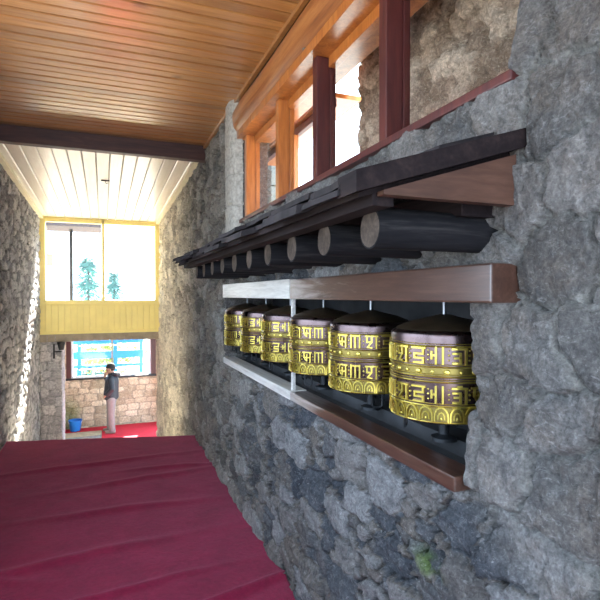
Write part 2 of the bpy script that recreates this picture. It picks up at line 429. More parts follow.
xs = np.linspace(-1.035, 1.0, 130); tt = np.linspace(0, 1, 420)
X, T = np.meshgrid(xs, tt, indexing='ij')
Y = -1.3 + (edgeY(X) + .02 + 1.3) * T
X2 = X + np.where(X > .9, .020 * fbm(Y * 3, Y * 0, 80) * 2 + .01 * fbm(Y * 12, Y * 0, 81), 0) * sstep(.8, 1.0, X)
def ridge(X, Y, y0, sl, wd, h, cx, cw, s):
    c = y0 + sl * X + .10 * fbm(X * 1.7, X * 0 + s, s)
    r = (Y - c) / wd
    return h * np.exp(-r * r) * np.exp(-((X - cx) / cw) ** 2)
Z = .004 + .010 * (fbm(X * 1.5, Y * 1.5, 82) + .3) + .008 * fbm(X * 5, Y * 5, 83)
for a in ((2.50, .28, .035, .034, .5, .7, 1), (2.62, -.25, .045, .030, -.75, .4, 2), (2.95, .12, .03, .018, .0, .6, 3), (3.45, .10, .05, .022, -.3, .7, 4), (4.1, -.05, .05, .02, .1, .6, 5),
          (4.7, .1, .05, .022, .3, .6, 6), (5.3, .05, .05, .022, -.1, .8, 7), (2.35, .05, .03, .022, .3, .5, 8), (3.1, -.35, .04, .02, -.8, .35, 9), (5.0, -.1, .04, .02, .6, .4, 10), (1.5, .1, .05, .03, 0, .7, 11)):
    Z = Z + ridge(X, Y, *a)
Z = np.maximum(Z, .003)
V3 = np.stack([X2, Y, Z], -1).reshape(-1, 3).tolist(); nv = len(tt); faces = []
nb = len(V3)
for i in range(len(xs) - 1):
    for j in range(nv - 1):
        a = i * nv + j; faces.append((a, a + nv, a + nv + 1, a + 1))
# turned-down thickness along the rim
rim = [i * nv for i in range(len(xs))] + [(len(xs) - 1) * nv + j for j in range(1, nv)] + [i * nv + nv - 1 for i in range(len(xs) - 2, -1, -1)] + [j for j in range(nv - 2, 0, -1)]
low = []
for q in rim:
    low.append(len(V3)); V3.append([V3[q][0], V3[q][1], -.019])
for k in range(len(rim)):
    k2 = (k + 1) % len(rim); faces.append((rim[k], low[k], low[k2], rim[k2]))
me = bpy.data.meshes.new('carpet'); me.from_pydata(V3, [], faces); me.polygons.foreach_set('use_smooth', [True] * len(me.polygons))
tag(link('carpet', me, M['carpet']), 'wrinkled dark crimson carpet covering the upper floor beside the wheel wall', 'carpet')

# ------------------------------------------------------------------ ceilings
def planks(name, n, make, mat):
    verts, faces, tone = [], [], []
    for k in range(n):
        vv, ff, base = *make(k), len(verts)
        r = random.random()
        verts += vv; faces += [[base + q for q in f] for f in ff]; tone += [r] * len(vv)
    me = bpy.data.meshes.new(name); me.from_pydata(verts, [], faces)
    at = me.attributes.new('tone', 'FLOAT', 'POINT'); at.data.foreach_set('value', tone)
    return link(name, me, mat)
PW = .097
CZ = E + 1.535
def near_plank(k):
    y0 = -1.5 + PW * k; y1 = y0 + PW; g = .014; b = .005; dz = random.uniform(-.0015, .0015)
    prof = [(y0 + g * .5, CZ + .018), (y0 + g * .5, CZ + b + dz), (y0 + g * .5 + b, CZ + dz), (y1 - g * .5 - b * .4, CZ + dz), (y1 - g * .5, CZ + b * .5 + dz), (y1 - g * .5, CZ + .018)]
    v = [(-1.12, y, z) for y, z in prof] + [(1.0, y, z) for y, z in prof]; n = len(prof)
    return v, [(i, (i + 1) % n, (i + 1) % n + n, i + n) for i in range(n)] + [tuple(range(n - 1, -1, -1)), tuple(range(n, 2 * n))]
o = planks('ceiling', 70, near_plank, M['ceil']); tag(o, 'varnished orange-brown plank ceiling above the carpet', 'ceiling', kind='structure')
def far_z(y): return E + 1.50 - (y - 5.25) * .024
def far_plank(k):
    wd = 2.10 / 15; x0 = -1.06 + wd * k; x1 = x0 + wd; g = .005; b = .008
    v = []
    for y in (5.25, 9.95):
        z = far_z(y)
        v += [(x0 + g, y, z + .02), (x0 + g, y, z + b), (x0 + g + b, y, z), (x1 - b, y, z), (x1, y, z + b), (x1, y, z + .02)]
    n = 6
    return v, [(i, (i + 1) % n, (i + 1) % n + n, i + n) for i in range(n)] + [tuple(range(n - 1, -1, -1)), tuple(range(n, 2 * n))]
o = planks('ceiling_pale', 15, far_plank, M['ceil_pale']); tag(o, 'pale cream plank ceiling over the steps near the yellow window', 'ceiling', kind='structure')
# roof decks above both ceilings (keep daylight out of the plank joints)
tag(obj('ceiling_deck', bx(-1.3, 1.45, -1.5, 5.3, CZ + .022, CZ + .12), M['beam']), 'dark roof deck over the varnished plank ceiling', 'roof', kind='structure')
bm = bmesh.new()
v = [bm.verts.new(p) for p in ((-1.3, 5.2, far_z(5.2) + .022), (1.3, 5.2, far_z(5.2) + .022), (1.3, 9.96, far_z(9.96) + .022), (-1.3, 9.96, far_z(9.96) + .022))]
f = bm.faces.new(v); r = bmesh.ops.extrude_face_region(bm, geom=[f]); bmesh.ops.translate(bm, verts=[q for q in r['geom'] if isinstance(q, bmesh.types.BMVert)], vec=(0, 0, .1))
tag(obj('ceiling_deck_pale', bm, M['beam']), 'dark roof deck over the pale plank ceiling', 'roof', kind='structure')
tag(obj('ceiling_beam', bx(-1.1, 1.02, 5.17, 5.27, E + 1.385, CZ + .03, bev=.006), M['beam']), 'dark brown cross beam between the varnished and the pale ceilings', 'beam', kind='structure')
# cornice strips
tag(obj('trim_1', bx(.955, .985, -1.5, 5.17, CZ - .028, CZ, bev=.004), M['ceil']), 'thin varnished strip along the ceiling edge above the window log', 'trim', kind='structure')
for nm, x0, x1, lab in (('trim_2', -1.05, -.99, 'cream cornice strip along the pale ceiling over the sunlit wall'), ('trim_3', .92, .985, 'cream cornice strip along the pale ceiling over the wheel wall')):
    bm = bmesh.new(); v = []
    for y in (5.27, 9.9):
        z = far_z(y)
        v.append([bm.verts.new(p) for p in ((x0, y, z + .005), (x1, y, z + .005), (x1, y, z - .045), (x0, y, z - .045))])
    for k in range(4): bm.faces.new((v[0][k], v[0][(k + 1) % 4], v[1][(k + 1) % 4], v[1][k]))
    bm.faces.new(v[0]); bm.faces.new(v[1][::-1])
    tag(obj(nm, bm, M['cream']), lab, 'trim', kind='structure')
# small fixture on the pale ceiling
fx = empty('ceiling_hook', (.02, 6.85, far_z(6.85)))
tag(fx, 'small dark hook plate on the pale plank ceiling', 'hook')
obj('plate', bx(-.05, .05, -.012, .012, -.012, .002, bev=.002), M['iron'], fx)
bm = bmesh.new(); tube(bm, [(.0, 0, -.01), (.0, 0, -.03), (.014, 0, -.042), (.026, 0, -.03)], .004, 8); obj('hook', bm, M['iron'], fx, True)

# ------------------------------------------------------------------ clerestory
def logmesh(p0, p1, r, seg=28, n=40, wob=.006, seed=0):
    bm = bmesh.new(); p0 = Vector(p0); p1 = Vector(p1); ax = (p1 - p0).normalized(); a = ax.orthogonal().normalized(); b = ax.cross(a)
    rng = random.Random(seed); ph = [rng.uniform(0, 6.28) for _ in range(6)]
    rings = []
    for i in range(n + 1):
        s = i / n; c = p0.lerp(p1, s); L = (p1 - p0).length * s
        ring = []
        for k in range(seg):
            th = 2 * PI * k / seg
            rr = r + wob * (math.sin(th * 2 + ph[0] + L * 2) * .5 + math.sin(th * 3 + ph[1] - L * 3) * .4 + math.sin(L * 5 + ph[2]) * .5 + math.sin(th * 5 + ph[3] + L * 7) * .25)
            ring.append(bm.verts.new(c + rr * (math.cos(th) * a + math.sin(th) * b)))
        rings.append(ring)
    for u, v in zip(rings, rings[1:]):
        for k in range(seg): bm.faces.new((u[k], u[(k + 1) % seg], v[(k + 1) % seg], v[k]))
    bm.faces.new(rings[0][::-1]); bm.faces.new(rings[-1])
    return bm
o = obj('trim_4', logmesh((1.065, -.4, E + 1.385), (1.065, 3.86, E + 1.385), .128, wob=.010, seed=2), M['log_top'], None, True)
tag(o, 'round varnished log running above the high windows under the ceiling', 'log beam', kind='structure')
# soffit and sill boards of the deep opening
tag(obj('trim_5', bx(.972, 1.26, CY0, CY1, CZ1 - .022, CZ1 + .03), M['frame']), 'orange soffit board over the high windows', 'trim', kind='structure')
tag(obj('trim_6', bx(.988, 1.30, CY0 - .005, CY1, CZ0 - .012, CZ0 + .016, bev=.004), M['frame_red']), 'dark red wooden sill board under the high windows', 'sill', kind='structure')
posts = [1.68, 2.356, 2.96, 3.71]  # first two posts: backlit darkness put into the colour as dark red
for k, (y, mm, lab) in enumerate(zip(posts, ('frame_red', 'frame_red', 'frame', 'frame'), ('post coloured backlit-dark nearest the stone end of the high windows', 'post coloured backlit-dark in the middle of the high windows',
                                     'orange post second from the cement pilaster in the high windows', 'orange post beside the cement pilaster at the end of the windows'))):
    p = empty('window_post', (1.06, y, CZ0 + .016)); tag(p, lab, 'post', 'wooden posts of the high windows', 'structure')
    hgt = CZ1 - CZ0 - .038
    obj('post', bx(-.045, .030, 0, .055, 0, hgt, bev=.004), M[mm], p)
    obj('stop_bead', bx(.0301, .060, -.006, .050, 0, hgt, bev=.003), M[mm], p)
bays = [(1.03, 1.672), (1.74, 2.348), (2.416, 2.952), (3.02, 3.702)]
for k, (y0, y1) in enumerate(bays):
    wn = empty('window_%d' % (k + 1), (1.10, (y0 + y1) / 2, CZ0 + .016))
    tag(wn, 'high window pane bay %s' % ('closest to the bare stone end of the wall', 'between the two backlit-dark posts', 'between the backlit-dark post and the orange post', 'beside the cement pilaster')[k], 'window', 'high windows above the prayer wheels', 'structure')
    hw = (y1 - y0) / 2; H = CZ1 - CZ0 - .038
    obj('head_rail', bx(-.022, .022, -hw, hw, H - .055, H, bev=.003), M['frame'], wn)
    obj('bottom_rail', bx(-.022, .022, -hw, hw, 0, .022, bev=.003), M['frame_red'], wn)
    obj('pane', bx(-.003, .003, -hw, hw, .022, H - .055), M['glass'], wn)
ol = empty('trim_7', (1.30, 2.4, CZ1)); tag(ol, 'red outer lintel boards outside the high windows', 'lintel', kind='structure')
def child(name, bm, m, par, smooth=False, label=None):
    o = obj(name, bm, m, par, smooth); o.matrix_parent_inverse = Matrix.Translation(-Vector(par.location)) if par.parent is None else Matrix.Identity(4)
    if label: o['label'] = label
    return o
child('lintel_board', bx(1.33, 1.37, 2.86, 4.6, CZ1 - .06, CZ1 - .004, bev=.004), M['frame_red'], ol)
child('eave_board', bx(1.30, 1.55, 2.86, 4.6, CZ1 + .0, CZ1 + .03, bev=.004), M['frame'], ol)
child('outer_post', bx(1.30, 1.345, 3.46, 3.54, CZ0 - .5, CZ1 - .06, bev=.004), M['frame'], ol)
# cement pilaster
bm = bmesh.new(); rows = []
ny, nz = 30, 120
for j in range(nz + 1):
    z = E + .30 + (1.235) * j / nz; row = []
    q = (z - E) / .24; seam = min(q % 1, 1 - q % 1)
    for i in range(ny + 1):
        s = i / ny; y = 3.82 + .34 * s
        prot = .085 * max(0, 1 - abs(2 * s - 1) ** 3.2) ** .6
        n = float(fbm(np.array([y * 14.]), np.array([z * 14.]), 90)[0])
        row.append(bm.verts.new((1.015 - prot + .012 * n + (.010 if seam < .035 else 0), y, z)))
    rows.append(row)
for a, b in zip(rows, rows[1:]):
    for i in range(ny): bm.faces.new((a[i], a[i + 1], b[i + 1], b[i]))
for row in rows[:1] + rows[-1:]:
    bm.faces.new(row)
o = obj('column_pilaster', bm, plain('cement', (.42, .40, .36), .85, 0, .3, 40, .6), None, True)
tag(o, 'rounded cement block pilaster at the end of the high windows', 'column', kind='structure')

# ------------------------------------------------------------------ outside the clerestory
yo = np.arange(-.2, 2.80, .015); zo = np.arange(E - .3, E + 2.6, .015)
def ow_shape(U, V):
    e1, i1, j1, t1 = stones(U, V, .12, .10, 203, .8, .5)
    d = .02 * sstep(0, .3, e1) + .02 * (i1 - .5) + .05 * fbm(U * 16, V * 16, 260, 5)
    return d, np.stack([i1, (1 - sstep(.02, .14, e1)) * .7, j1, U * 0], -1), U * 0
def ow_extra(us, vs, P):
    return [([tuple(q) for q in P[-1, :]], .35, (1, 0, 0)), ([tuple(q) for q in P[0, :]], .35, (1, 0, 0))]
o = wall_mesh('wall_outside', yo, zo, lambda U, V, d: np.stack([1.50 - d, U, V], -1), lambda y, z: False, ow_shape, M['stone_warm'], ow_extra)
tag(o, 'rough brown stone pier outside the high windows', 'wall', kind='structure')
bm = bmesh.new()
for k in range(8): box(bm, 1.70, 2.0, 5.2, 6.1, E - .6 + .3 * k, E - .6 + .3 * k + .288, bev=.008)
o = obj('block_pillar', bm, plain('pale_block', (.20, .21, .19), .9, 0, .2, 30, .4)); tag(o, 'pale concrete block pillar seen through the window by the pilaster', 'pillar')

# ------------------------------------------------------------------ niche frame
nf = empty('niche_frame', (1.0, 2.7, NZ0)); tag(nf, 'long timber frame around the row of prayer wheels in the stone wall', 'wooden frame')
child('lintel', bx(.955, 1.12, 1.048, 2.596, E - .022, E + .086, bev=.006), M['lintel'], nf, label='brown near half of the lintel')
child('lintel', bx(.953, 1.12, 2.60, 4.26, E - .022, E + .090, bev=.006), M['paint'], nf, label='whitish far half of the lintel')
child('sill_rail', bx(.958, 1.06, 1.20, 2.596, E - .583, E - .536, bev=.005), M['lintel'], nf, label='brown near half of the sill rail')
child('sill_rail', bx(.956, 1.06, 2.60, 4.25, E - .583, E - .533, bev=.005), M['paint'], nf, label='whitish far half of the sill rail')
child('post', bx(.976, .996, 2.607, 2.630, E - .533, E - .022, bev=.003), M['paint'], nf, label='thin white upright')
child('back_board', bx(1.42, 1.45, NY0 - .02, NY1 + .02, NZ0 - .02, NZ1 + .1), M['niche'], nf)
child('niche_bed', bx(1.061, 1.42, NY0, NY1, NZ0 - .02, NZ0 + .004), M['niche'], nf)
child('top_board', bx(1.121, 1.42, NY0, NY1, E - .02, E + .01), M['niche'], nf)
child('bearer_beam', bx(1.17, 1.25, NY0 + .001, NY1 - .001, NZ0 + .004, NZ0 + .06), M['niche'], nf)

# ------------------------------------------------------------------ prayer wheels
WR, WZ0, WZ1 = .186, E - .418, E - .118
H = WZ1 - WZ0
copper = NT('copper_drum'); v = copper.coord(); n = copper.noise(v, 18, 5, .6)
copper.set(Base_Color=copper.ramp(n, [(.3, (.10, .068, .070)), (.7, (.19, .135, .135))]), Metallic=1.0, Roughness=copper.ramp(n, [(.3, (.22,) * 3), (.7, (.36,) * 3)]))
gilt = NT('gilt_relief'); v = gilt.coord(); n = gilt.noise(v, 30, 5, .6)
gilt.set(Base_Color=gilt.ramp(n, [(.3, (.42, .33, .06)), (.7, (.66, .54, .13))]), Metallic=.9, Roughness=.28)
M['copper'] = copper.m; M['gilt'] = gilt.m
M['gilt_dull'] = plain('dull_gilt', (.22, .17, .05), .38, .95, .25, 25)
M['lid'] = plain('dark_brass', (.11, .08, .05), .38, .9, .3, 15)

def relief(bm, pts, wd, h, r, z0):
    """raised stroke wrapped on the drum: pts in (u along the girth, v up) metres"""
    for (a, b) in zip(pts, pts[1:]):
        du, dv = b[0] - a[0], b[1] - a[1]; L = math.hypot(du, dv)
        if L < 1e-6: continue
        tu, tv = du / L, dv / L; nu_, nv_ = -tv, tu
        n = max(1, int(abs(du) / .02) + 1); e = wd * .35
        prev = None
        for k in range(n + 1):
            s = k / n; s_ = -e + s * (L + 2 * e)
            cu, cv = a[0] + tu * s_, a[1] + tv * s_
            ring = []
            for (o, hh) in ((-wd / 2, -.003), (-wd * .36, h), (wd * .36, h), (wd / 2, -.003)):
                th = (cu + nu_ * o) / r; rr = r + hh
                ring.append(bm.verts.new((rr * math.cos(th), rr * math.sin(th), z0 + cv + nv_ * o)))
            if prev:
                for q in range(3): bm.faces.new((prev[q], prev[q + 1], ring[q + 1], ring[q]))
            else: bm.faces.new(ring)
            prev = ring
        bm.faces.new(prev[::-1])

def arc(cx, cy, rx, ry, a0, a1, n=7):
    return [(cx + rx * math.cos(math.radians(a0 + (a1 - a0) * k / n)), cy + ry * math.sin(math.radians(a0 + (a1 - a0) * k / n))) for k in range(n + 1)]
# six syllables in a block-stroke ornamental hand, box 0..1 x 0..1
GLY = [
    [[(.08, .88), (.92, .88)], [(.88, .88), (.88, .0)], [(.12, .62), (.55, .62), (.55, .36), (.2, .36)], [(.55, .36), (.55, .06), (.12, .06)], [(.4, 1.0), (.6, 1.0)]],
    [[(.05, .9), (.95, .9)], [(.84, .9), (.84, .0)], [(.2, .9), (.2, .42), (.84, .42)], [(.2, .42), (.36, .2)], [(.5, .68), (.5, .12)]],
    [[(.1, .95), (.1, .02)], [(.45, .9), (.45, .02)], [(.8, .95), (.8, .02)], [(.1, .9), (.8, .9)]],
    [[(.05, .9), (.95, .9)], [(.85, .9), (.85, .0)], [(.15, .9), (.15, .45), (.5, .45), (.5, .9)], [(.5, .45), (.2, .08), (.5, .02)]],
    [[(.1, .9), (.9, .9)], [(.8, .9), (.8, .55), (.25, .55)], [(.25, .55), (.25, .3), (.8, .3), (.8, .02), (.2, .02)]],
    [[(.35, .95), (.35, .02)], [(.75, .95), (.75, .02)], [(.1, .5), (.35, .5)], [(.1, .7), (.1, .3)]],
]
def beads(bm, u, vv, ru, rv, h, r, z0, n=10):
    c = bm.verts.new(((r + h) * math.cos(u / r), (r + h) * math.sin(u / r), z0 + vv)); r1, r2 = [], []
    for k in range(n):
        a = 2 * PI * k / n
        for lst, s, hh in ((r1, .62, h * .8), (r2, 1.0, -.003)):
            th = (u + ru * s * math.cos(a)) / r; lst.append(bm.verts.new(((r + hh) * math.cos(th), (r + hh) * math.sin(th), z0 + vv + rv * s * math.sin(a))))
    for k in range(n):
        k2 = (k + 1) % n; bm.faces.new((c, r1[k], r1[k2])); bm.faces.new((r1[k], r2[k], r2[k2], r1[k2]))

def make_wheel():
    root = empty('prayer_wheel', (0, 0, 0)); tag(root, 'x', 'prayer wheel', 'row of copper prayer wheels in the wall niche')
    R = WR
    bm = bmesh.new()
    lathe(bm, [(0, 0), (R - .012, 0), (R - .002, .004), (R, .010), (R, H - .022), (R - .001, H - .012), (R - .006, H - .004), (R - .016, H), (0, H)], 96)
    obj('drum', bm, M['copper'], root, True)
    bm = bmesh.new()
    lathe(bm, [(R - .016, H + .0005), (R - .02, H + .006), (R * .62, H + .026), (R * .25, H + .042), (.02, H + .05), (0, H + .05)], 72)
    obj('lid', bm, M['lid'], root, True)
    C = 2 * PI * R
    def ring(z, w_, h):
        bm = bmesh.new(); lathe(bm, [(R - .004, z - w_), (R + h * .7, z - w_ * .6), (R + h, z), (R + h * .7, z + w_ * .6), (R - .004, z + w_)], 96); return bm
    for z in (.008, .060, .1375, .1545, .1865, .2525):
        bm = ring(z, .0042, .0045)
        if z > .05:
            b2 = ring(z + .0078, .0022, .0026); me_ = bpy.data.meshes.new('t'); b2.to_mesh(me_); b2.free(); bm.from_mesh(me_); bpy.data.meshes.remove(me_)
        obj('band', bm, M['gilt'], root, True)
    n = 18; cell = C / n
    for zb in (.071, .197):
        bm = bmesh.new(); gh = .055
        for k in range(n):
            if k % 6 == 5 and False: continue
            g = GLY[k % 6]; u0 = k * cell + cell * .08; gw = cell * .82
            for st in g: relief(bm, [(u0 + gw * x, gh * y) for x, y in st], .0084, .0065, R, zb)
            ud = k * cell + cell * .985
            for q, (vv, rr) in enumerate(((.012, .0042), (.028, .0052), (.043, .0036))): beads(bm, ud, zb + vv, rr, rr, .005, R, 0, 8)
        obj('mantra_lettering', bm, M['gilt'], root)
    bm = bmesh.new(); beads(bm, 0, 0, .0125, .0105, .0085, R, 0, 14); big = obj('bead', bm, M['gilt'], root, True)
    bm = bmesh.new(); beads(bm, 0, 0, .0075, .0075, .006, R, 0, 12); sm = obj('bead', bm, M['gilt'], root, True)
    n = 26
    for k in range(n):
        src = big if k % 2 == 0 else sm
        b = src if k < 2 else src.copy()
        if k >= 2: COL.objects.link(b); b.parent = root
        b.location = (0, 0, .1705); b.rotation_euler = (0, 0, 2 * PI * (k + .5) / n)
    bm = bmesh.new(); lathe(bm, [(R - .004, .012), (R + .0008, .0125), (R + .0008, .056), (R - .004, .0565)], 96); obj('petal_ground', bm, M['gilt_dull'], root, True)
    bm = bmesh.new(); lathe(bm, [(R - .004, .158), (R + .0008, .1585), (R + .0008, .183), (R - .004, .1835)], 96); obj('bead_ground', bm, M['gilt_dull'], root, True)
    bm = bmesh.new(); n = 24
    for k in range(n):
        u = (k + .5) * C / n; a = C / n * .43
        relief(bm, [(u - a, .0)] + [(u + x, .016 + y) for x, y in arc(0, 0, a, .030, 180, 0, 8)] + [(u + a, .0)], .006, .006, R, .011)
        relief(bm, [(u + x, .012 + y) for x, y in arc(0, 0, a * .5, .018, 190, -10, 6)], .005, .005, R, .011)
        beads(bm, u, .020, .005, .009, .005, R, 0, 8)
    obj('petal_edging', bm, M['gilt'], root)
    bm = bmesh.new(); tube(bm, [(0, 0, H + .045), (0, 0, E - .02 - WZ0)], .0065, 12); obj('spindle', bm, M['steel'], root, True)
    zb = NZ0 + .06 - WZ0
    bm = bmesh.new(); lathe(bm, [(0, zb), (.045, zb), (.045, zb + .012), (.018, zb + .022), (.018, -.012), (.10, -.008), (.10, 0), (0, 0)], 32); obj('pivot', bm, M['iron'], root, True)
    for a in (200, 290, 20):
        th = math.radians(a); c, s = math.cos(th), math.sin(th); rr = .135
        bm = bmesh.new(); p = lambda t_, z: (rr * c - s * t_, rr * s + c * t_, z)
        tube(bm, [p(-.022, -.001), p(-.022, -.05), p(-.016, -.058), p(.016, -.058), p(.022, -.05), p(.022, -.001)], .0045, 8)
        obj('handle_loop', bm, M['iron'], root, True)
    return root
def copy_tree(o, parent=None):
    c = o.copy(); COL.objects.link(c); c.parent = parent
    for ch in list(o.children): copy_tree(ch, c)
    return c
WL = ['largest looking copper and gilt prayer wheel, beside the bare stone end of the niche',
      'second prayer wheel from the bare stone end of the niche',
      'third prayer wheel, on the brown rail side right against the white upright',
      'fourth prayer wheel, first one past the thin white upright',
      'fifth prayer wheel, next to last before the far end of the niche',
      'smallest looking prayer wheel, at the white lintel end of the niche']
proto = make_wheel()
for k in range(6):
    o = proto if k == 0 else copy_tree(proto)
    o.location = (1.125, 1.466 + .524 * k, WZ0); o.rotation_euler = (0, 0, (2.05, .9, 3.3, 4.4, .2, 5.1)[k]); o['label'] = WL[k]

# ------------------------------------------------------------------ awning over the wheels
aw = empty('awning', (1.0, 2.6, E + .12)); tag(aw, 'dark slate awning on log rafters projecting over the prayer wheels', 'awning')
def roof_z(x): return E + .252 + (x - .57) * (.385 - .252) / .43
rng = random.Random(3)
for row in range(4):
    y = 1.10
    while y < 4.08:
        wd = rng.uniform(.20, .36); y1 = min(y + wd, 4.14)
        x0 = (.515, .545, .68, .83)[row] + rng.uniform(-.035, .035); x1 = x0 + .21
        if row == 3: x1 = 1.0
        th = rng.uniform(.010, .026); lift = (-.014, .018, .030, .034)[row] + rng.uniform(0, .024)
        pts = [(x0 + rng.uniform(-.012, .014), y - .012), (x0 + rng.uniform(-.016, .012), y + wd * .35), (x0 + rng.uniform(-.012, .014), y + wd * .7), (x0 + rng.uniform(-.012, .014), y1 + .012), (x1, y1 + .008), (x1, y - .008)]
        bm = bmesh.new(); lo = [bm.verts.new((px, py, roof_z(px) + lift)) for px, py in pts]; hi = [bm.verts.new((px + .003, py, roof_z(px) + lift + th)) for px, py in pts]
        bm.faces.new(lo[::-1]); bm.faces.new(hi)
        for k in range(len(pts)): bm.faces.new((lo[k], lo[(k + 1) % len(pts)], hi[(k + 1) % len(pts)], hi[k]))
        child('slate', bm, M['slate'], aw); y = y1
def slab(y0, y1, th=.02, x0=.56, x1=1.03, dz=-.018):
    bm = bmesh.new()
    a = [bm.verts.new(p) for p in ((x0, y0, roof_z(x0) + dz), (x1, y0, roof_z(x1) + dz), (x1, y1, roof_z(x1) + dz), (x0, y1, roof_z(x0) + dz))]
    b = [bm.verts.new(q.co + Vector((0, 0, th))) for q in a]
    bm.faces.new(a[::-1]); bm.faces.new(b)
    for k in range(4): bm.faces.new((a[k], a[(k + 1) % 4], b[(k + 1) % 4], b[k]))
    return bm
child('sheathing', slab(1.05, 4.12), M['awn'], aw)
child('barge_board', slab(1.005, 1.10, .050, .53, 1.045, -.006), M['awn'], aw)
bm = bmesh.new()
tri = [(.61, E + .236), (1.01, E + .236), (1.01, roof_z(1.01) - .018), (.61, roof_z(.61) - .018)]
a = [bm.verts.new((x, 1.02, z)) for x, z in tri]; b = [bm.verts.new((x, 1.05, z)) for x, z in tri]
bm.faces.new(a[::-1]); bm.faces.new(b)
for k in range(4): bm.faces.new((a[k], a[(k + 1) % 4], b[(k + 1) % 4], b[k]))
child('gable_board', bm, M['board'], aw, label='reddish brown triangular end board')
child('eave_board', bx(.60, .66, 1.055, 4.11, E + .215, E + .250, bev=.004), M['awn'], aw)
child('wall_plate', bx(.90, 1.02, 1.10, 4.20, E + .215, E + .30, bev=.004), M['awn'], aw)
for k in range(10):
    y = 1.165 + .295 * k; r = .050 + rng.uniform(-.003, .004); zz = E + .176
    lg = child('log_rafter', logmesh((.655, y, zz), (1.06, y + rng.uniform(-.01, .01), zz + rng.uniform(-.004, .004)), r, 24, 12, .0035, k), M['log'], aw, True)
    bm = bmesh.new(); c = bm.verts.new((.6535, y, zz)); rg = []
    for q in range(24):
        th = 2 * PI * q / 24; rg.append(bm.verts.new((.654, y + (r - .003) * math.cos(th), zz + (r - .003) * math.sin(th))))
    for q in range(24): bm.faces.new((c, rg[q], rg[(q + 1) % 24]))
    bmesh.ops.solidify(bm, geom=bm.faces[:], thickness=.004)
    e = obj('cut_end', bm, M['log_end'], lg); e['label'] = 'pale sawn end of the log'

# ------------------------------------------------------------------ yellow window wall over the steps
YW = 9.9
wy = empty('window_5', (0, YW, E - .12)); tag(wy, 'large yellow framed window above the yellow boarded panel', 'window', kind='structure')
ZT = far_z(YW)
for x0, x1, mm, lb in ((-1.07, -.965, 'yellow', None), (.905, 1.02, 'yellow', None), (-.035, .015, 'yellow', 'thin yellow mullion')):
    c = child('stile', bx(x0, x1, YW - .04, YW + .06, E - .168, ZT, bev=.006), M[mm], wy, label=lb)
child('head_rail', bx(-.965, .905, YW - .04, YW + .06, ZT - .085, ZT, bev=.006), M['yellow'], wy)
child('bottom_rail', bx(-.965, .905, YW - .05, YW + .06, E - .165, E - .095, bev=.006), M['yellow'], wy)
child('pane', bx(-.965, -.035, YW + .008, YW + .014, E - .095, ZT - .085), M['glass'], wy)
child('pane', bx(.015, .905, YW + .008, YW + .014, E - .095, ZT - .085), M['glass'], wy)
pn = empty('wall_panel', (0, YW, E - .70)); tag(pn, 'yellow tongue and groove panel under the big window', 'panel', kind='structure')
verts, faces = [], []
bm = bmesh.new()
for k in range(20):
    x0 = -1.07 + k * .1035; box(bm, x0 + .003, x0 + .1005, YW - .02, YW + .03, E - .66, E - .17, bev=.006)
child('boards', bm, M['yellow'], pn)
child('backing', bx(-1.07, 1.0, YW + .01, YW + .06, E - .66, E - .165), M['yellow'], pn)
child('bottom_rail', bx(-1.07, 1.0, YW - .05, YW + .06, E - .70, E - .655, bev=.006), M['yellow'], pn)
bm = bmesh.new()
for k in range(16): box(bm, -1.07 + k * .13, -1.07 + k * .13 + .122, YW + .0, YW + .5, E - .84, E - .705, bev=.004)
box(bm, -1.07, 1.0, YW + .02, YW + .48, E - .825, E - .703)
tag(obj('trim_8', bm, M['gutter']), 'grey brown boarded lintel below the yellow panel', 'lintel', kind='structure')

# lower room
def blocks(cw, ch, seed, jit=.25, amp=.012):
    def f(U, V):
        e1, i1, j1, t1 = stones(U, V, cw, ch, seed, jit, .12, 5)
        d = amp * sstep(0, .2, e1) + amp * .5 * (i1 - .5) + amp * fbm(U * 12, V * 12, seed, 3)
        pale = sstep(-.45, -.75, U + .2 * fbm(U * 6, V * 6, seed)) * sstep(-.7, -1.2, V) * .6
        return d, np.stack([i1, 1 - sstep(.04, .13, e1), j1, U * 0], -1), -pale
    return f
YF = 13.5
o = wall_mesh('wall_far', np.arange(-1.25, 1.52, .02), np.arange(LZ - .05, E - .70, .02), lambda U, V, d: np.stack([U, YF - d, V], -1),
              lambda x, z: z > E - 2.07 and -.86 < x < 1.24, blocks(.27, .16, 303), M['stone_tan'])
tag(o, 'tan block wall under the window behind the standing person', 'wall', kind='structure')
o = wall_mesh('wall_pier', np.arange(0, 1.0, .02), np.arange(-1.75, E - .70, .02),
              lambda U, V, d: np.stack([np.where(U < .345, -1.06 + U, -.715 + d), np.where(U < .345, YW + .02 - d, YW + .02 + (U - .345)), V], -1), lambda x, z: False, blocks(.2, .16, 323, .6, .014), M['stone_lav'])
tag(o, 'lavender grey stone pier left of the lower room', 'wall', kind='structure')
tag(obj('wall_lower_left', bx(-1.3, -1.1, YW + .6, YF, LZ - .05, E - .70), M['stone_lav']), 'plain side wall of the lower room by the bucket', 'wall', kind='structure')
tag(obj('wall_lower_right', bx(1.40, 1.55, YF - .5, YF, LZ - .05, E - .70), M['stone_lav']), 'plain side wall of the lower room facing the bucket', 'wall', kind='structure')
tag(obj('ceiling_lower', bx(-1.3, 1.55, YW + .1, YF + .1, E - .70, E - .60), M['gutter']), 'boarded ceiling of the lower room', 'ceiling', kind='structure')
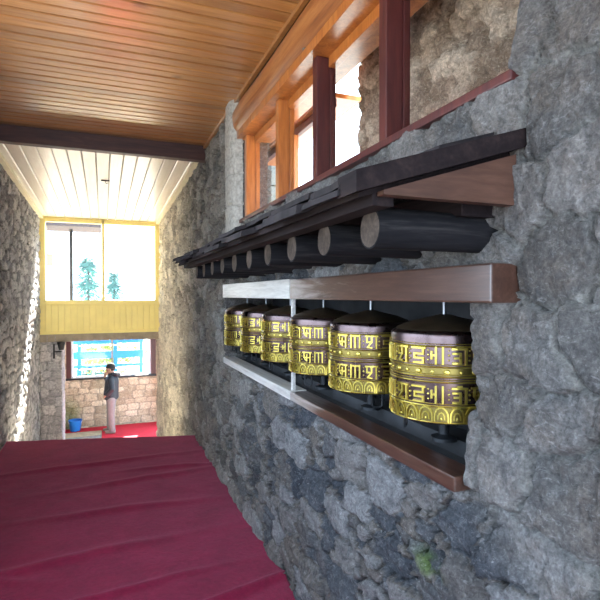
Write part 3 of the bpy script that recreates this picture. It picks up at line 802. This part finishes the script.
# low window
wf = empty('window_6', (.2, YF, E - 2.07)); tag(wf, 'low window behind the person with white frame and brown jambs', 'window', kind='structure')
child('jamb', bx(-.87, -.76, YF - .02, YF + .08, E - 2.06, E - .705, bev=.005), M['frame_red'], wf, label='reddish brown jamb')
child('jamb', bx(1.13, 1.25, YF - .02, YF + .08, E - 2.06, E - .705, bev=.005), M['frame_red'], wf, label='reddish brown jamb')
child('sill', bx(-.88, 1.26, YF - .06, YF + .08, E - 2.10, E - 2.055, bev=.005), M['iron'], wf, label='dark sill')
M['white'] = plain('white_frame', (.75, .78, .85), .4, 0, .05)
for x0, x1 in ((-.76, -.715), (1.085, 1.13)): child('stile', bx(x0, x1, YF + .02, YF + .06, E - 2.055, E - .75, bev=.004), M['white'], wf)
child('bottom_rail', bx(-.715, 1.085, YF + .02, YF + .06, E - 2.055, E - 2.02, bev=.004), M['white'], wf)
child('mullion', bx(.165, .205, YF + .02, YF + .06, E - 2.02, E - .75, bev=.004), M['gutter'], wf, label='brown centre mullion')
child('pane', bx(-.715, .165, YF + .037, YF + .043, E - 2.02, E - .75), M['glass'], wf)
child('pane', bx(.205, 1.085, YF + .037, YF + .043, E - 2.02, E - .75), M['glass'], wf)

# lower carpet and stone step
bm = bmesh.new(); box(bm, -.06, 1.38, 11.0, YF - .03, LZ - .012, LZ + .004); box(bm, -1.08, -.06, 13.1, YF - .03, LZ - .012, LZ + .004)
tag(obj('carpet', bm, M['carpet_low']), 'bright red carpet under the standing person and the blue bucket', 'carpet')
tag(obj('stone_step', bx(-1.08, -.07, 12.70, 13.09, LZ - .012, LZ + .004, bev=.002), plain('tan_stone', (.48, .40, .27), .85, 0, .2, 12, .3)), 'tan bare stone step edge in front of the blue bucket', 'step')

# bucket
bk = empty('bucket', (-.66, 13.27, LZ + .004)); tag(bk, 'bright blue plastic bucket with wire handle on the red carpet', 'bucket')
M['blue'] = plain('blue_plastic', (.015, .22, .72), .35, 0, .05)
bm = bmesh.new(); lathe(bm, [(0, 0), (.108, 0), (.112, .006), (.150, .245), (.158, .248), (.158, .262), (.146, .262), (.106, .012), (0, .010)], 40); obj('body', bm, M['blue'], bk, True)
bm = bmesh.new(); tube(bm, [(.157 * math.cos(a), -.03 * 0 - .06 * math.sin(a) * 1.6, .245 - .10 * math.sin(a)) for a in [PI * k / 16 for k in range(17)]], .005, 8); h_ = obj('handle', bm, M['white'], bk, True); h_['label'] = 'white handle'
# wall bracket lamp
wb = empty('wall_lamp', (-.83, 9.875, E - .97)); tag(wb, 'dark bracket lamp on the lavender pier left of the lower room', 'lamp')
obj('back_plate', bx(-.015, .012, -.03, .03, -.16, .10, bev=.003), M['iron'], wb)
bm = bmesh.new(); tube(bm, [(.0, 0, -.04), (.12, 0, -.04)], .013, 10); obj('arm', bm, M['iron'], wb, True)
bm = bmesh.new(); lathe(bm, [(0, -.05), (.04, -.05), (.07, .07), (.07, .09), (0, .09)], 20, off=(.115, 0, .04)); obj('lamp_shade', bm, M['iron'], wb, True)

# ------------------------------------------------------------------ person
def fused(name, parts, mat, parent, voxel=.008, smooth=4):
    """one continuous skin grown over overlapping tapered volumes"""
    bm = bmesh.new()
    for p in parts:
        if p[0] == 'limb':                                   # points, radii
            pts = [Vector(q) for q in p[1]]; rad = p[2]; P2, R2 = [], []
            for a in range(len(pts) - 1):
                for k in range(6):
                    f_ = k / 6; P2.append(pts[a].lerp(pts[a + 1], f_)); R2.append(rad[a] * (1 - f_) + rad[a + 1] * f_)
            P2.append(pts[-1]); R2.append(rad[-1]); tube(bm, P2, R2, 20)
            for q, r in ((P2[0], R2[0]), (P2[-1], R2[-1])) + tuple((pts[k], rad[k]) for k in range(1, len(pts) - 1)):
                bmesh.ops.create_uvsphere(bm, u_segments=20, v_segments=12, radius=r * .995, matrix=Matrix.Translation(q))
        elif p[0] == 'loft':                                 # (x, y, z, rx, ry) up the body
            rings = [[bm.verts.new((x + rx * math.cos(2 * PI * k / 28), y + ry * math.sin(2 * PI * k / 28), z)) for k in range(28)] for x, y, z, rx, ry in p[1]]
            for a, b in zip(rings, rings[1:]):
                for k in range(28): bm.faces.new((a[k], a[(k + 1) % 28], b[(k + 1) % 28], b[k]))
            bm.faces.new(rings[0][::-1]); bm.faces.new(rings[-1])
        else:                                                # ellipsoid: centre, radii, tilt about y
            bmesh.ops.create_uvsphere(bm, u_segments=24, v_segments=16, radius=1, matrix=Matrix.Translation(p[1]) @ Matrix.Rotation(p[3], 4, 'Y') @ Matrix.Diagonal((*p[2], 1)))
    bmesh.ops.recalc_face_normals(bm, faces=bm.faces[:])
    me = bpy.data.meshes.new(name); bm.to_mesh(me); bm.free()
    o = bpy.data.objects.new(name, me); COL.objects.link(o)
    m1 = o.modifiers.new('Fuse', 'REMESH'); m1.mode = 'VOXEL'; m1.voxel_size = voxel; m1.use_smooth_shade = True
    m2 = o.modifiers.new('Relax', 'SMOOTH'); m2.factor = .5; m2.iterations = smooth
    dg = bpy.context.evaluated_depsgraph_get(); dg.update()
    me2 = bpy.data.meshes.new_from_object(o.evaluated_get(dg)); me2.name = name
    bpy.data.objects.remove(o); bpy.data.meshes.remove(me)
    return link(name, me2, mat, parent)
pr = empty('person', (.155, 12.80, LZ + .009), math.radians(163))
tag(pr, 'person in dark hooded jacket, black beanie and grey trousers standing with hand to mouth', 'person')
M['skin'] = plain('skin', (.42, .22, .15), .55, 0, .08)
M['jacket'] = plain('dark_jacket', (.012, .017, .026), .55, 0, .3, 25, .3)
M['trouser'] = plain('grey_trousers', (.19, .185, .18), .85, 0, .12, 30, .2)
M['beanie'] = plain('black_beanie', (.014, .018, .020), .9, 0, .3, 60, .5)
M['shoe'] = plain('tan_shoe', (.25, .21, .17), .7, 0, .15, 40)
M['hair'] = plain('dark_hair', (.03, .025, .022), .8, 0, .3, 60)
# body: x forward, y to the person's left
def hand(w, d, up, n):
    """palm, four unequal bent fingers and a side thumb: w wrist, d along the fingers, up across the palm, n palm normal"""
    w, d, up, n = Vector(w), Vector(d).normalized(), Vector(up).normalized(), Vector(n).normalized()
    out = [('limb', [w, w + d * .045, w + d * .080], [.026, .030, .028])]
    for k, (o_, L) in enumerate(((-.027, .058), (-.009, .070), (.009, .066), (.026, .050))):
        b = w + d * .075 + up * o_; m_ = b + d * L * .5 + n * .010; e = m_ + d * L * .30 + n * .026
        out.append(('limb', [b, m_, e], [.0095, .009, .0078]))
    b = w + d * .030 - up * .024; out.append(('limb', [b, b - up * .026 + d * .022 + n * .012, b - up * .030 + d * .050 + n * .026], [.012, .0105, .009]))
    return out
wr_ = (.165, -.065, 1.325); 
parts = [('loft', [(0, 0, .84, .10, .14), (0, 0, .95, .11, .15), (-.01, 0, 1.08, .10, .135), (-.015, 0, 1.22, .115, .155), (-.02, 0, 1.33, .10, .165), (-.02, 0, 1.375, .07, .10)]),
         ('limb', [(-.02, 0, 1.34), (.0, 0, 1.44)], [.062, .056]),
         ('ell', (.02, 0, 1.535), (.100, .078, .105), 0.0), ('ell', (.045, 0, 1.475), (.066, .058, .072), 0.25),
         ('limb', [(.108, 0, 1.525), (.130, 0, 1.497)], [.011, .016]), ('ell', (.100, 0, 1.458), (.016, .024, .010), 0.0), ('ell', (.088, 0, 1.425), (.020, .024, .017), 0.0),
         ('ell', (.105, 0, 1.553), (.012, .05, .009), 0.0),
         ('ell', (.005, .078, 1.51), (.018, .012, .032), -.2), ('ell', (.005, -.078, 1.51), (.018, .012, .032), -.2),
         ('limb', [(-.02, .17, 1.315), (-.07, .215, 1.08), (.045, .20, .94)], [.052, .042, .030]),
         ('limb', [(-.02, -.17, 1.315), (.075, -.20, 1.10), wr_], [.052, .042, .030]),
         ('limb', [(-.02, .088, .86), (-.01, .095, .47), (-.045, .10, .09)], [.082, .055, .040]),
         ('limb', [(.01, -.088, .86), (.05, -.092, .47), (.065, -.095, .09)], [.082, .055, .040]),
         ('limb', [(-.06, .10, .04), (.06, .105, .035)], [.035, .030]), ('limb', [(.05, -.095, .04), (.17, -.10, .035)], [.035, .030])]
parts += hand(wr_, (-.18, .22, .95), (.75, .62, 0), (-.62, .75, 0))
parts += hand((.045, .20, .94), (.75, -.25, -.6), (0, .9, -.4), (-.3, -.6, -.5))
fused('body', parts, M['skin'], pr, .0055, 3)
bm = bmesh.new()
for s_ in (-1, 1): bmesh.ops.create_uvsphere(bm, u_segments=12, v_segments=8, radius=.0105, matrix=Matrix.Translation((.108, s_ * .031, 1.533)))
obj('eyes', bm, M['iron'], pr, True)
fused('hair', [('ell', (-.012, 0, 1.525), (.088, .083, .060), .25)], M['hair'], pr, .007, 2)
jk = fused('jacket', [('loft', [(.0, 0, .80, .150, .185), (.0, 0, .83, .165, .195), (.005, 0, .95, .170, .195), (-.005, 0, 1.08, .160, .185), (-.015, 0, 1.22, .155, .19), (-.02, 0, 1.31, .135, .185), (-.02, 0, 1.365, .10, .14), (-.01, 0, 1.415, .085, .09)]),
         ('limb', [(-.03, .165, 1.305), (-.085, .235, 1.08), (.03, .215, .955)], [.082, .070, .056]),
         ('limb', [(-.02, -.165, 1.305), (.075, -.215, 1.105), (.152, -.085, 1.290)], [.082, .068, .050]),
         ('ell', (.06, .18, .93), (.07, .03, .07), 0)], M['jacket'], pr, .009, 4)
fused('hood', [('limb', [(-.045, -.085, 1.405), (-.125, -.05, 1.395), (-.145, 0, 1.385), (-.125, .05, 1.395), (-.045, .085, 1.405)], [.040, .060, .068, .060, .040])], M['jacket'], jk, .009, 4)
fused('trousers', [('loft', [(.0, 0, .74, .11, .165), (.0, 0, .84, .135, .175), (.0, 0, .96, .135, .165)]),
         ('limb', [(-.02, .088, .82), (-.012, .097, .47), (-.045, .10, .075)], [.112, .090, .074]),
         ('limb', [(.01, -.088, .82), (.048, -.094, .47), (.062, -.095, .075)], [.112, .090, .074])], M['trouser'], pr, .009, 4)
bm = bmesh.new()
lathe(bm, [(.104, -.030), (.109, -.025), (.110, .005), (.105, .012), (.102, .03), (.090, .060), (.060, .088), (.028, .098), (0, .100)], 32)
for v in bm.verts: v.co.y *= .86; v.co = Matrix.Rotation(-.10, 3, 'Y') @ v.co; v.co += Vector((.012, 0, 1.568))
obj('beanie', bm, M['beanie'], pr, True)
for (x, y) in ((-.045, .10), (.065, -.095)):
    fused('shoe', [('limb', [(x - .03, y, .050), (x + .03, y, .055)], [.052, .050]), ('limb', [(x + .02, y, .044), (x + .13, y * 1.02, .034)], [.048, .036]),
                   ('loft', [(x + .045, y, .004, .125, .048), (x + .045, y, .022, .125, .048)])], M['shoe'], pr, .006, 3)

# ------------------------------------------------------------------ outside
M['ground'] = plain('pale_ground', (.13, .135, .13), .9, 0, .2, 3)
bm = bx(-40, 40, YF + .2, 70, LZ - .3, LZ - .1); box(bm, 1.6, 40, -20, YF + .2, LZ - .3, LZ - .1); box(bm, -40, -1.4, -20, YF + .2, LZ - .3, LZ - .1)
tag(obj('ground', bm, M['ground']), 'pale ground beyond the far windows', 'ground', kind='structure')
# blue fence
fc = empty('fence', (.2, 14.4, LZ - .1)); tag(fc, 'bright blue board fence outside the low window', 'fence')
M['bluef'] = plain('blue_paint', (.008, .17, .48), .5, 0, .1)
M['whitef'] = plain('white_paint', (.8, .85, .9), .5, 0, .05)
for z0, z1 in ((E - 1.30, E - 1.20), (E - 1.70, E - 1.50), (E - 1.02, E - .90), (E - 1.93, E - 1.86)): child('rail', bx(-1.1, 1.0, 14.38, 14.42, z0, z1, bev=.004), M['bluef'], fc)
for x in (-1.05, -.66, .24, .9): child('post', bx(x, x + .09, 14.40, 14.47, LZ - .1, E - .8, bev=.004), M['bluef'], fc)
for z in (E - 1.36, E - 1.98): child('wire', bx(-.62, .82, 14.36, 14.38, z, z + .03), M['whitef'], fc, label='thin white rail')
# flowering strip behind fence
rng = random.Random(11)
def leafcloud(name, centre, ext, n, size, mat, parent=None):
    bm = bmesh.new()
    for k in range(n):
        c = Vector([centre[i] + ext[i] * rng.gauss(0, .42) for i in range(3)]); s = size * rng.uniform(.6, 1.4)
        q = Matrix.Rotation(rng.uniform(0, 6.28), 3, Vector((rng.gauss(0, 1), rng.gauss(0, 1), rng.gauss(0, 1))).normalized())
        p = [q @ Vector(a) * s + c for a in ((-.5, -.2, 0), (.5, -.25, .1), (.7, .2, 0), (-.3, .3, .05))]
        bm.faces.new([bm.verts.new(a) for a in p])
    return obj(name, bm, mat, parent)
M['leaf'] = plain('yellow_green_leaf', (.34, .42, .10), .6, 0, .4, 8)
M['pine'] = plain('teal_needles', (.10, .30, .24), .6, 0, .4, 3)
o = leafcloud('hedge', (.1, 15.0, E - 1.7), (1.0, .2, .6), 900, .10, M['leaf']); tag(o, 'yellow green shrubbery behind the blue fence', 'hedge', kind='stuff')
# neighbour house with porch eave and pole
nh = empty('house', (-1.8, 12.6, LZ - .1)); tag(nh, 'pale neighbouring house with dark porch eave outside the yellow window', 'house')
M['plaster'] = plain('pale_plaster', (.72, .70, .66), .9, 0, .1, 3)
child('wall', bx(-3.4, -1.34, 11.0, 14.2, LZ - .1, E + 2.9), M['plaster'], nh)
child('eave', bx(-1.3, -.05, 11.35, 12.4, E + 1.42, E + 1.54, bev=.01), plain('dark_eave', (.06, .05, .06), .8), nh, label='dark porch eave')
child('sun_mask_slab', bx(-1.4, .70, 12.10, 12.60, E + 2.75, E + 2.9), M['gutter'], nh)  # unseen slab added to trim the sunlight to a streak on the left wall
bm = bmesh.new(); tube(bm, [(-.66, 11.9, E - .60), (-.66, 11.9, E + 1.42)], .035, 12); child('porch_post', bm, M['iron'], nh, True, 'slim dark porch post')
child('meter_box', bx(-1.34, -1.0, 11.6, 11.8, E + .62, E + .86, bev=.01), M['gutter'], nh)
bm = bmesh.new(); tube(bm, [(-1.10, 11.45, E - .60), (-1.10, 11.45, E + 1.42)], .015, 8); child('drain_pipe', bm, M['gutter'], nh, True)
def conifer(x, y, z0, h, r, lab):
    t_ = empty('conifer_tree', (x, y, z0)); tag(t_, lab, 'tree', 'conifers beyond the yellow window')
    bm = bmesh.new(); tube(bm, [(0, 0, 0), (0, 0, h * .95)], [h * .022, h * .005], 10); obj('trunk', bm, M['board'], t_, True)
    bm = bmesh.new()
    for k in range(3600):
        f_ = rng.random() ** .8; z = h * (.12 + .88 * f_); a = rng.uniform(0, 6.28); L = r * (1 - f_) * 1.02 + .1; s = rng.random() ** .6 * L
        tier = math.sin(z * 9) * .08
        c = Vector((math.cos(a) * s, math.sin(a) * s, z - s * .28 + tier)); d = Vector((math.cos(a), math.sin(a), -.35)); w_ = Vector((-math.sin(a), math.cos(a), 0)) * rng.uniform(.02, .05)
        p = [c - w_, c + w_, c + d * .22 + w_ * .3, c + d * .22 - w_ * .3]
        bm.faces.new([bm.verts.new(q) for q in p])
    obj('needles', bm, M['pine'], t_)
conifer(-.52, 19.5, LZ - .1, 4.85, 1.7, 'taller conifer beyond the window beside the porch post')
conifer(.42, 24.5, LZ - .1, 4.5, 1.5, 'shorter conifer showing past the window mullion')
